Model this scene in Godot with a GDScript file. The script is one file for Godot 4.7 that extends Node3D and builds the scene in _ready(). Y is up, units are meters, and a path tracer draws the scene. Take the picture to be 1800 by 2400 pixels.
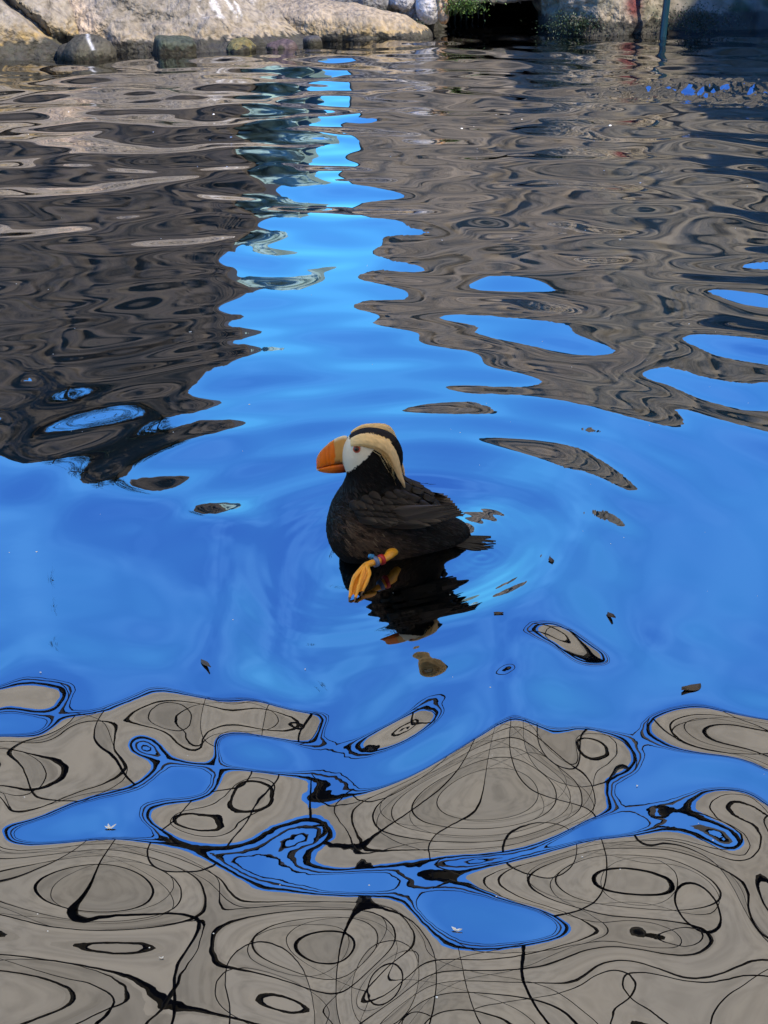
extends Node3D
# A tufted puffin afloat on a dark pool, with rocks across the water and a translucent visitor canopy overhead.

const CANOPY_HEIGHT := 3.0
const CANOPY_EDGE := -6.2
const PUFFIN := Vector3(0.0, 0.0, -2.58)
const WAKE := Vector2(0.03, -2.58)

# Swell shaped by fitting so that reflections fall into place: heights in tenths of a millimetre on a square lattice in the pool (x, then z), smoothed by cubic splines.
const NEAR_SWELL_AT := Vector3(-0.855, -2.72, 0.09)
const NEAR_SWELL := [
	[76, 14, 25, -37, -47, 161, 130, -93, -117, -1, -56, -163, 128, 5, 30, 75, -125, -10, -65, -37],
	[25, 49, 97, 105, 57, 83, 76, -153, -237, 48, 131, 180, -44, 102, 132, 177, -51, 33, -52, -49],
	[9, 44, 120, 91, 70, 126, 181, -237, -176, 15, 3, 83, -51, 66, 265, 43, 22, 58, -6, -38],
	[6, 3, 33, 23, 16, 121, 163, -196, -251, 83, 68, 29, -178, 201, 124, -43, 12, 11, 19, -7],
	[-1, -33, -34, -32, -10, 62, 145, -331, -197, -6, 41, -86, 64, 244, 5, -84, -96, -42, -12, -3],
	[3, -14, -23, -2, -15, -47, 108, -538, -384, -45, 165, 193, 306, 314, 55, -184, -158, -29, -76, -3],
	[-1, 30, 8, -31, -31, -176, 7, -537, -456, -200, 119, 302, 503, 363, 69, -332, -17, -108, -28, -1],
	[1, -104, 115, 49, 4, 12, -153, -334, -513, -120, 112, 265, 560, 166, -78, -135, -61, -22, -17, 0],
	[0, 142, 53, 144, 32, -3, 4, -329, -333, -319, 129, 319, 495, 164, 14, -30, 57, -60, 40, 0],
	[0, -42, 19, 53, 222, -142, -109, -384, -345, -87, 205, 392, 599, 271, 30, 16, 136, 100, -13, 0],
	[0, 20, 130, 66, 21, 37, -209, -148, -352, -165, 24, 472, 595, 179, 123, 0, -80, -20, -10, 0],
	[0, -7, -224, -23, -85, -102, -88, -268, -301, -187, 211, 528, 511, 135, 95, 47, 87, -140, -2, 0],
	[0, 0, 110, -145, -42, 17, -182, -367, -376, -257, -163, -187, -129, 81, 102, 66, -29, 186, 1, 0],
	[0, 0, -34, -33, 18, 121, -97, -296, -340, -300, -107, -86, 48, 288, 108, 68, -50, 5, 0, 0],
	[0, 0, -16, -132, -177, -343, -344, -280, -295, -181, -81, -61, -67, -36, -194, 64, -183, -5, 0, 0],
	[0, 0, 0, -12, -75, -186, -222, -212, -407, -442, 62, 95, 109, 62, -42, -8, -4, 0, 0, 0],
	[0, 0, 0, -7, -48, -156, -150, -150, -247, -391, 158, 208, 113, -133, -31, -3, 0, 0, 0, 0],
	[0, 0, 0, 0, 0, 0, -2, -72, -250, -261, -220, -56, -11, 0, 0, 0, 0, 0, 0, 0],
]
const MID_SWELL_AT := Vector3(-1.8, -6.0, 0.2)
const MID_SWELL := [
	[0, 0, 0, 0, 0, 0, 0, 0, 1, 1, 0, 0, 0, 0, 0, 0, 0, 0, 0],
	[0, 0, 0, 0, 0, 0, 0, -1, -1, 20, 4, 0, 0, 0, 0, 0, 0, 0, 0],
	[0, 0, 0, 0, 0, 0, 0, -2, -4, 215, 127, 2, 0, 0, 0, 0, 0, 0, 0],
	[0, 0, 0, 0, 0, 15, 56, 22, -86, 59, 181, 5, 0, 0, 0, 0, 0, 0, 0],
	[0, 0, -1, 0, 0, 174, 315, 34, -64, 97, -68, -54, -1, 0, 0, -6, 15, 9, 0],
	[0, 0, 0, 0, -7, -29, 219, 96, -195, 161, -98, -135, -70, -114, -9, 40, 423, 164, 0],
	[0, 0, 1, -4, -52, 115, 78, -135, -22, -131, -269, 182, 126, 167, 17, -207, -224, 13, 0],
	[0, 0, -1, -9, -76, -127, -48, 40, 20, 44, -48, -159, -57, 246, 139, 215, 250, -16, 0],
	[0, 0, -2, -1, 22, -134, -46, -34, 29, 29, 12, -13, -91, 46, 360, -186, -38, 10, 0],
	[0, 0, 1, 2, 11, -140, 161, -63, 79, 83, -175, -11, 103, -101, 125, -152, -129, -2, 0],
	[0, 0, -5, -66, -67, -87, 68, -39, -169, 101, 109, 38, -29, -196, 414, 503, 99, 0, 0],
	[0, 0, 5, 146, 58, -216, -79, 238, -54, -88, 211, 244, -205, 370, 28, 63, 9, 0, 0],
	[0, 0, 26, 3, 37, -9, -147, -80, -228, 114, -48, 123, 123, -27, 251, 33, 3, 0, 0],
	[0, 0, -2, 278, 68, -52, 270, -61, 66, -153, -24, 139, 263, 134, -139, -145, 0, 0, 0],
	[0, 0, 0, -148, 213, 33, -20, 333, -189, 6, 144, -168, 319, -171, 106, 107, 0, 0, 0],
	[0, 0, 0, 9, 175, 81, -144, -276, -121, 21, 26, 265, -54, 26, -154, -35, 0, 0, 0],
	[0, 0, 0, -2, -127, -171, 294, 16, -245, -49, -195, 477, 32, -272, -6, 2, 0, 0, 0],
	[0, 0, 0, 1, 36, -37, -327, -44, -246, 26, 161, 182, -240, -161, -36, 0, 0, 0, 0],
	[0, 0, 0, 0, 2, 17, 67, -324, -380, -302, 354, 345, -149, -57, -10, 0, 0, 0, 0],
]

var names := {}
var M := {}
var noise := FastNoiseLite.new()
var fine := FastNoiseLite.new()
var ridge := FastNoiseLite.new()
var rng := RandomNumberGenerator.new()


# ---------------------------------------------------------------- naming
func numbered(called: String) -> String:
	if not names.has(called):
		names[called] = 0
		return called
	names[called] += 1
	return "%s_%03d" % [called, names[called]]


func tag(o: Node3D, label: String, category: String, group := "") -> Node3D:
	o.set_meta("label", label)
	o.set_meta("category", category)
	if group:
		o.set_meta("group", group)
	return o


func thing(called: String, label: String, category: String, at := Vector3.ZERO, group := "") -> Node3D:
	var o := Node3D.new()
	o.name = numbered(called)
	add_child(o)
	o.position = at
	return tag(o, label, category, group)


func put(called: String, mesh: Mesh, material: Material, parent: Node = self, at := Transform3D.IDENTITY) -> MeshInstance3D:
	var o := MeshInstance3D.new()
	o.name = numbered(called) if parent == self else called
	o.mesh = mesh
	if material:
		o.material_override = material
	parent.add_child(o, true)
	o.transform = at
	return o


func structure(o: Node3D) -> Node3D:
	o.set_meta("kind", "structure")
	return o


# ---------------------------------------------------------------- materials
func texture(frequency: float, octaves: int, stops: Array, seeded: int, kind := FastNoiseLite.TYPE_SIMPLEX_SMOOTH, size := 512) -> NoiseTexture2D:
	var n := FastNoiseLite.new()
	n.noise_type = kind
	n.seed = seeded
	n.frequency = frequency
	n.fractal_octaves = octaves
	var t := NoiseTexture2D.new()
	t.width = size
	t.height = size
	t.seamless = true
	t.noise = n
	if stops:
		var g := Gradient.new()
		g.offsets = PackedFloat32Array()
		g.colors = PackedColorArray()
		for s in stops:
			g.add_point(s[0], Color(s[1], s[1], s[1]) if s[1] is float else s[1])
		t.color_ramp = g
	return t


func plain(color: Color, roughness := 0.7) -> StandardMaterial3D:
	var m := StandardMaterial3D.new()
	m.albedo_color = color
	m.roughness = roughness
	return m


func coloured(roughness := 0.8) -> StandardMaterial3D:
	var m := plain(Color.WHITE, roughness)
	m.vertex_color_use_as_albedo = true
	return m


func make_materials() -> void:
	var rock := coloured(0.85)
	rock.albedo_texture = texture(0.02, 6, [[0.0, 0.50], [0.35, 0.74], [0.5, 0.88], [0.65, 0.97], [1.0, 1.0]], 5)
	rock.heightmap_enabled = true
	rock.heightmap_texture = texture(0.022, 6, [], 8)
	rock.heightmap_scale = 2.5
	rock.uv1_triplanar = true
	rock.uv1_world_triplanar = true
	rock.uv1_scale = Vector3(1.5, 1.5, 1.5)
	M.rock = rock
	var face: StandardMaterial3D = rock.duplicate()
	face.albedo_texture = texture(0.02, 4, [[0.0, 0.88], [0.5, 0.96], [1.0, 1.0]], 6)
	face.heightmap_scale = 0.4
	M.cliff = face
	var wet: StandardMaterial3D = rock.duplicate()
	wet.roughness = 0.6
	wet.metallic_specular = 0.25
	wet.heightmap_scale = 0.7
	wet.uv1_scale = Vector3(2.4, 2.4, 2.4)
	M.wet_rock = wet
	var water := plain(Color(0.225, 0.225, 0.227).linear_to_srgb(), 0.0)
	water.metallic = 1.0
	M.water = water
	M.bed = plain(Color(0.015, 0.018, 0.018).linear_to_srgb(), 0.95)
	M.stains = texture(0.012, 5, [[0.0, 0.86], [0.4, 0.94], [0.6, 0.98], [1.0, 1.0]], 61)
	for k in 4:
		var tone: float = [1.0, 0.90, 0.80, 0.96][k]
		var cloth := plain(Color(0.92 * tone, 0.80 * tone, 0.60 * tone).linear_to_srgb(), 0.9)
		cloth.backlight_enabled = true
		cloth.backlight = Color(1.0, 0.96, 0.78).linear_to_srgb()
		cloth.albedo_texture = M.stains
		cloth.uv1_triplanar = true
		cloth.uv1_world_triplanar = true
		cloth.uv1_scale = Vector3.ONE * 0.6
		M["cloth%d" % k] = cloth
	M.concrete = plain(Color(0.34, 0.32, 0.29).linear_to_srgb(), 0.9)
	M.plaster = plain(Color(0.62, 0.55, 0.45).linear_to_srgb(), 0.9)
	M.grey_beam = plain(Color(0.11, 0.105, 0.095).linear_to_srgb(), 0.7)
	M.beam = plain(Color(0.03, 0.029, 0.029).linear_to_srgb(), 0.6)
	M.plumage = coloured(0.75)
	M.plumage.metallic_specular = 0.2
	var weave := texture(0.05, 4, [], 31, FastNoiseLite.TYPE_SIMPLEX_SMOOTH, 256)
	M.plumage.heightmap_enabled = true
	M.plumage.heightmap_texture = weave
	M.plumage.heightmap_scale = 0.25
	M.plumage.uv1_triplanar = true
	M.plumage.uv1_scale = Vector3(22, 60, 60)
	M.feather = coloured(0.62)
	M.feather.metallic_specular = 0.3
	M.tuft = coloured(0.6)
	M.tuft.backlight_enabled = true
	M.tuft.backlight = Color(0.25, 0.2, 0.12)
	M.horn = coloured(0.32)
	M.horn.clearcoat_enabled = true
	M.horn.clearcoat = 0.35
	M.horn.clearcoat_roughness = 0.2
	M.iris = plain(Color(0.09, 0.014, 0.008).linear_to_srgb(), 0.15)
	M.pupil = plain(Color(0.004, 0.003, 0.003), 0.05)
	M.eye_ring = plain(Color(0.50, 0.11, 0.05).linear_to_srgb(), 0.5)
	M.skin = coloured(0.42)
	M.red_band = plain(Color(0.42, 0.012, 0.018).linear_to_srgb(), 0.35)
	M.blue_band = plain(Color(0.12, 0.17, 0.33).linear_to_srgb(), 0.35)
	M.sky_band = plain(Color(0.03, 0.22, 0.50).linear_to_srgb(), 0.35)
	M.leaf = coloured(0.6)
	M.down = plain(Color(0.8, 0.8, 0.78).linear_to_srgb(), 0.8)
	M.needle = coloured(0.6)
	M.bark = plain(Color(0.07, 0.05, 0.035).linear_to_srgb(), 0.9)
	M.hose = plain(Color(0.004, 0.024, 0.036).linear_to_srgb(), 0.35)
	M.steel = plain(Color(0.05, 0.055, 0.07).linear_to_srgb(), 0.5)


# ---------------------------------------------------------------- meshes
func grid_mesh(points: PackedVector3Array, across: int, colors := PackedColorArray(), closed_round := false, normals := PackedVector3Array()) -> ArrayMesh:
	# a sheet of rows of «across» points; front face by the order of the rows
	var rows := points.size() / across
	var index := PackedInt32Array()
	for j in rows - 1:
		for i in (across if closed_round else across - 1):
			var a := j * across + i
			var b := j * across + (i + 1) % across
			index.append_array([a, b, a + across, b, b + across, a + across])
	return finish(points, outward(points, index) if closed_round else index, colors, normals)


func finish(points: PackedVector3Array, index: PackedInt32Array, colors := PackedColorArray(), normals := PackedVector3Array()) -> ArrayMesh:
	if normals.is_empty():
		normals.resize(points.size())
		for k in range(0, index.size(), 3):
			var a := index[k]
			var b := index[k + 1]
			var c := index[k + 2]
			var n := (points[c] - points[a]).cross(points[b] - points[a])
			normals[a] += n
			normals[b] += n
			normals[c] += n
		for k in normals.size():
			normals[k] = normals[k].normalized() if normals[k].length_squared() > 0.0 else Vector3.UP
	var arrays := []
	arrays.resize(Mesh.ARRAY_MAX)
	arrays[Mesh.ARRAY_VERTEX] = points
	arrays[Mesh.ARRAY_NORMAL] = normals
	if colors.size():
		arrays[Mesh.ARRAY_COLOR] = colors
	arrays[Mesh.ARRAY_INDEX] = index
	var m := ArrayMesh.new()
	m.add_surface_from_arrays(Mesh.PRIMITIVE_TRIANGLES, arrays)
	return m


func tube(path: Array, radii: Array, sides := 10, tint = null) -> ArrayMesh:
	var points := PackedVector3Array()
	var colors := PackedColorArray()
	var n := path.size()
	for j in range(-1, n + 1):
		var k := clampi(j, 0, n - 1)
		var along: Vector3 = (path[mini(k + 1, n - 1)] - path[maxi(k - 1, 0)]).normalized()
		var side := along.cross(Vector3.UP if absf(along.y) < 0.9 else Vector3.RIGHT).normalized()
		var up := side.cross(along)
		for i in sides:
			var a := TAU * i / sides
			var r: float = radii[k] if j == k else 0.0002
			var p: Vector3 = path[k] + (side * cos(a) + up * sin(a)) * r
			points.append(p)
			if tint != null:
				colors.append(tint.call(p, float(k) / (n - 1)))
	return grid_mesh(points, sides, colors, true)


func smooth_path(path: Array, steps: int) -> Array:
	var curve := Curve3D.new()
	for k in path.size():
		var t: Vector3 = (path[mini(k + 1, path.size() - 1)] - path[maxi(k - 1, 0)]) / 6.0
		curve.add_point(path[k], -t, t)
	var out := []
	for s in steps + 1:
		out.append(curve.sample(mini(int(float(s) / steps * (path.size() - 1)), path.size() - 2), fmod(float(s) / steps * (path.size() - 1), 1.0) if s < steps else 1.0))
	return out


func box(size: Vector3) -> ArrayMesh:
	# a bar along z with chamfered long edges
	var c := minf(size.x, size.y) * 0.14
	var h := size / 2.0
	var outline := [Vector2(-h.x + c, -h.y), Vector2(h.x - c, -h.y), Vector2(h.x, -h.y + c), Vector2(h.x, h.y - c), Vector2(h.x - c, h.y), Vector2(-h.x + c, h.y), Vector2(-h.x, h.y - c), Vector2(-h.x, -h.y + c)]
	var points := PackedVector3Array()
	var index := PackedInt32Array()
	for k in 8:
		var a: Vector2 = outline[k]
		var b: Vector2 = outline[(k + 1) % 8]
		var first := points.size()
		points.append_array([Vector3(a.x, a.y, -h.z), Vector3(b.x, b.y, -h.z), Vector3(b.x, b.y, h.z), Vector3(a.x, a.y, h.z)])
		index.append_array([first, first + 1, first + 2, first, first + 2, first + 3])
	for e in [-1, 1]:
		var first := points.size()
		for k in 8:
			points.append(Vector3(outline[k].x, outline[k].y, h.z * e))
		for k in range(1, 7):
			index.append_array([first, first + k + (1 if e < 0 else 0), first + k + (0 if e < 0 else 1)])
	return finish(points, outward(points, index))


func outward(points: PackedVector3Array, index: PackedInt32Array) -> PackedInt32Array:
	# turns the faces of a closed shape outward
	var volume := 0.0
	for k in range(0, index.size(), 3):
		volume += points[index[k]].dot(points[index[k + 2]].cross(points[index[k + 1]]))
	if volume < 0.0:
		for k in range(0, index.size(), 3):
			var swap := index[k + 1]
			index[k + 1] = index[k + 2]
			index[k + 2] = swap
	return index


# a boulder: a rounded box whose surface is broken by noise; tint(position, normal) gives its colour
func boulder(half: Vector3, power: float, turn: Basis, at: Vector3, rough: float, res: int, tint, shape = null) -> ArrayMesh:
	var points := PackedVector3Array()
	var index := PackedInt32Array()
	var faces := [[Vector3.RIGHT, Vector3.UP, Vector3.BACK], [Vector3.LEFT, Vector3.UP, Vector3.FORWARD], [Vector3.UP, Vector3.BACK, Vector3.RIGHT], [Vector3.DOWN, Vector3.FORWARD, Vector3.RIGHT], [Vector3.BACK, Vector3.UP, Vector3.LEFT], [Vector3.FORWARD, Vector3.UP, Vector3.RIGHT]]
	for f in faces:
		var first := points.size()
		for j in res + 1:
			for i in res + 1:
				var u := tan((2.0 * i / res - 1.0) * PI / 4)
				var v := tan((2.0 * j / res - 1.0) * PI / 4)
				var d: Vector3 = (f[0] + f[1] * v + f[2] * u).normalized()
				var l := pow(pow(absf(d.x), power) + pow(absf(d.y), power) + pow(absf(d.z), power), -1.0 / power)
				var p := at + turn * (d * l * half)
				var out := (turn * (d / half)).normalized()
				var n := noise.get_noise_3dv(p * 1.0) * 1.0 + noise.get_noise_3dv(p * 3.1) * 0.4 - maxf(0.0, ridge.get_noise_3dv(p) - 0.55) * 1.3 + fine.get_noise_3dv(p) * 0.10
				p += out * n * rough
				if shape != null:
					p = shape.call(p)
				points.append(p - at)
		for j in res:
			for i in res:
				var a := first + j * (res + 1) + i
				index.append_array([a, a + 1, a + res + 1, a + 1, a + res + 2, a + res + 1])
	# join the seams of the six faces so that their normals agree
	var normals := PackedVector3Array()
	normals.resize(points.size())
	var seam := {}
	for k in range(0, index.size(), 3):
		var n := (points[index[k + 2]] - points[index[k]]).cross(points[index[k + 1]] - points[index[k]])
		if n.dot(points[index[k]] + points[index[k + 1]] + points[index[k + 2]]) < 0.0:
			var swap := index[k + 1]
			index[k + 1] = index[k + 2]
			index[k + 2] = swap
			n = -n
		for q in 3:
			var key: Vector3 = points[index[k + q]].snapped(Vector3.ONE * 0.0005)
			seam[key] = seam.get(key, Vector3.ZERO) + n
	var colors := PackedColorArray()
	for k in points.size():
		normals[k] = seam[points[k].snapped(Vector3.ONE * 0.0005)].normalized()
		colors.append(tint.call(points[k] + at, normals[k]))
	return finish(points, index, colors, normals)


func mix3(a: Color, b: Color, t: float) -> Color:
	return a.lerp(b, clampf(t, 0.0, 1.0))


# ---------------------------------------------------------------- water
func spline(t: float) -> Vector4:
	var q := 1.0 - t
	return Vector4(q * q * q / 6.0, (3 * t * t * t - 6 * t * t + 4) / 6.0, (-3 * t * t * t + 3 * t * t + 3 * t + 1) / 6.0, t * t * t / 6.0)


func lattice(rows: Array, at: Vector3, x: float, z: float) -> float:
	var u := (x - at.x) / at.z
	var v := (z - at.y) / at.z
	var iu := floori(u)
	var iv := floori(v)
	var across: int = rows[0].size()
	if iu < -2 or iv < -2 or iu > across or iv > rows.size():
		return 0.0
	var wu := spline(u - iu)
	var wv := spline(v - iv)
	var h := 0.0
	for b in 4:
		var j := iv + b - 1
		if j < 0 or j >= rows.size():
			continue
		var row: Array = rows[j]
		for a in 4:
			var i := iu + a - 1
			if i >= 0 and i < across:
				h += wu[a] * wv[b] * row[i]
	return h * 0.0001


var waves: Array[Vector4] = []


func water_height(x: float, z: float) -> float:
	var t := clampf((-z - 3.0) / 6.0, 0.0, 1.0)
	var h := 0.0
	for w in waves:
		h += w.z * sin(w.x * x + w.y * z + w.w)
	h *= 0.35 + 0.38 * t * t * (3.0 - 2.0 * t)
	var r := sqrt((x - WAKE.x) * (x - WAKE.x) + (z - WAKE.y) * (z - WAKE.y))
	if r > 0.12 and r < 3.0:
		var e := minf(1.0, (r - 0.12) / 0.06)
		h += e * (0.0005 * exp(-r / 0.4) * sin(TAU * r / 0.095 + 0.5) + 0.0019 * exp(-r / 1.1) * sin(TAU * r / 0.19 + 1.0) + 0.00010 * exp(-pow((r - 0.26) / 0.16, 2)) * sin(TAU * r / 0.032))
	if z < -0.9 and z > -3.0:
		h += lattice(NEAR_SWELL, NEAR_SWELL_AT, x, z)
	if z < -2.0 and z > -6.6:
		h += lattice(MID_SWELL, MID_SWELL_AT, x, z)
	# water broken by the inflow at the right of the far shore
	var s := exp(-pow((x - 2.4) / 0.55, 2) - pow((z + 9.55) / 0.4, 2))
	if s > 0.01:
		h += s * (fine.get_noise_2d(x * 0.9, z * 0.9) * 0.07 + 0.04 * fine.get_noise_2d(x * 1.7, z * 1.7))
	# the faint tremble of the surface
	if z > -6.0:
		h += 0.000015 * fine.get_noise_2d(x * 4.0, z * 4.0)
	# a small ring where the tail touches the water
	var q := sqrt(pow(x - 0.205, 2) + pow(z + 2.49, 2))
	if q < 0.12:
		h += 0.0004 * exp(-q / 0.03) * sin(TAU * q / 0.022)
	return h


func make_water() -> void:
	for k in 16:
		var lam := 0.22 * pow(0.95 / 0.22, (k + 0.5) / 16.0)
		var ang := (fmod(k * 0.61803, 1.0) - 0.5) * 2.0
		waves.append(Vector4(TAU / lam * sin(ang), TAU / lam * cos(ang), 0.0045 * lam * pow(lam / 0.45, 0.9), TAU * fmod(k * 0.75488 + 0.3, 1.0)))
	var apex := 1.2
	var far := []
	for k in 130:
		far.append(0.5 + 1.4 * k / 130.0)
	for k in 480:
		far.append(1.9 + 2.7 * k / 480.0)
	for k in 331:
		far.append(4.6 * pow(18.5 / 4.6, k / 330.0))
	var across := 481
	var points := PackedVector3Array()
	for r in far:
		for i in across:
			var u := 1.0 - 2.0 * i / (across - 1)
			var x: float = r * 0.75 * (0.35 * u + 0.65 * u * u * u)
			var z: float = apex - r
			points.append(Vector3(x, water_height(x, z), z))
	# normals from the neighbours, so that they stay smooth where the grid is uneven
	var normals := PackedVector3Array()
	normals.resize(points.size())
	var rows := far.size()
	for j in rows:
		for i in across:
			var a := points[j * across + mini(i + 1, across - 1)] - points[j * across + maxi(i - 1, 0)]
			var b := points[mini(j + 1, rows - 1) * across + i] - points[maxi(j - 1, 0) * across + i]
			normals[j * across + i] = b.cross(a).normalized()
	structure(put("water", grid_mesh(points, across, PackedColorArray(), false, normals), M.water))
	# the dark floor of the pool
	var floor_mesh := PlaneMesh.new()
	floor_mesh.size = Vector2(60, 60)
	structure(put("pool_floor", floor_mesh, M.bed, self, Transform3D(Basis(), Vector3(0, -1.6, -10))))


# ---------------------------------------------------------------- the far shore
func bank_tint(p: Vector3, n: Vector3, pale: Color, dark: Color, line: float, crust := 0.0, moss := 0.0, mottle := 1.0) -> Color:
	var a := noise.get_noise_3dv(p * 1.7)
	var b := fine.get_noise_3dv(p * 0.5)
	var c := mix3(pale, dark, 0.45 + (a * 0.6 + b * 0.3) * mottle)
	# rain streaks of darker lichen that follow the fall of the rock
	var streak := noise.get_noise_3d(p.x * 6.0, p.y * 0.9, p.z * 1.2)
	c = mix3(c, dark * 0.8, (streak - 0.15) * 1.4 * mottle)
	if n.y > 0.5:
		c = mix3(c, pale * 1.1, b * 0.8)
	var edge := line + 0.045 * fine.get_noise_3d(p.x * 2.0, 0.0, p.z * 2.0) + 0.03 * noise.get_noise_3d(p.x * 9.0, 0, 0)
	if crust > 0.0:
		var t := (p.y - edge) / 0.10
		if t > 0.0 and t < 1.6:
			c = mix3(c, Color(0.30, 0.20, 0.055), crust * (1.0 - t / 1.6) * clampf(0.6 + fine.get_noise_3d(p.x * 3.0, p.y * 1.2, p.z * 3.0) * 1.6, 0.0, 1.0))
	if moss > 0.0:
		var g := moss * clampf(0.5 + noise.get_noise_3dv(p * 2.4) * 2.2, 0.0, 1.0) * clampf(1.0 - (p.y - edge) / 0.4, 0.0, 1.0)
		c = mix3(c, Color(0.012, 0.028, 0.008), g)
	if p.y < edge:
		c = mix3(Color(0.022, 0.021, 0.016), Color(0.045, 0.042, 0.028), 0.5 + b)
	return c


func cliff(called: String, label: String, x0: float, x1: float, base_z: float, tops: Array, lean: float, across: int, up: int, tint, carve = null, relief := 1.0) -> void:
	var points := PackedVector3Array()
	var colors := PackedColorArray()
	var wrap := 5
	for j in up + 6:
		var v := minf(1.0, float(j) / up)
		for i in range(-wrap, across + wrap):
			var x := lerpf(x0, x1, clampf(float(i) / (across - 1), 0.0, 1.0))
			var top := 0.0
			for k in tops.size() - 1:
				if x >= tops[k][0] and x <= tops[k + 1][0]:
					top = lerpf(tops[k][1], tops[k + 1][1], (x - tops[k][0]) / (tops[k + 1][0] - tops[k][0]))
			top += noise.get_noise_2d(x * 2.6, 3.0) * 0.10 + fine.get_noise_2d(x * 1.2, 9.0) * 0.07
			var y := lerpf(-0.5, top, v)
			var z := base_z - lean * y
			var q := Vector3(x, y, 0.0)
			z += relief * (noise.get_noise_3dv(q * 0.8) * 0.5 + noise.get_noise_3dv(q * 2.6) * 0.18 - maxf(0.0, ridge.get_noise_3dv(q * 0.7) - 0.5) * 1.0 + fine.get_noise_3dv(q) * 0.04)
			if j > up:
				z -= (j - up) * 0.6
				y += (j - up) * 0.02
			var p := Vector3(x, y, z)
			if carve != null:
				p = carve.call(p)
			# the ends run back into the land
			p.z = minf(p.z, maxf(p.z - 0.6 * maxi(-i, 0), base_z - 3.6)) - 0.001
			if i >= across:
				p.z = minf(p.z, maxf(p.z - 0.6 * (i - across + 1), base_z - 3.6))
			points.append(p)
	across += 2 * wrap
	var m := grid_mesh(points, across)
	var normals: PackedVector3Array = m.surface_get_arrays(0)[Mesh.ARRAY_NORMAL]
	var index: PackedInt32Array = m.surface_get_arrays(0)[Mesh.ARRAY_INDEX]
	if normals[across * (up / 2) + across / 2].z < 0.0:
		for k in normals.size():
			normals[k] = -normals[k]
		for k in range(0, index.size(), 3):
			var swap := index[k + 1]
			index[k + 1] = index[k + 2]
			index[k + 2] = swap
	for k in points.size():
		colors.append(tint.call(points[k], normals[k]))
	tag(put(called, finish(points, index, colors, normals), M.cliff), label, "cliff")


func rock(called: String, label: String, half: Vector3, power: float, degrees: Vector3, at: Vector3, rough: float, res: int, tint, group := "", m: Material = null, shape = null) -> void:
	var turn := Basis.from_euler(degrees * PI / 180.0)
	var o := put(called, boulder(half, power, turn, at, rough, res, tint, shape), m if m else M.rock, self, Transform3D(Basis(), at))
	tag(o, label, "rock", group)


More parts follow.
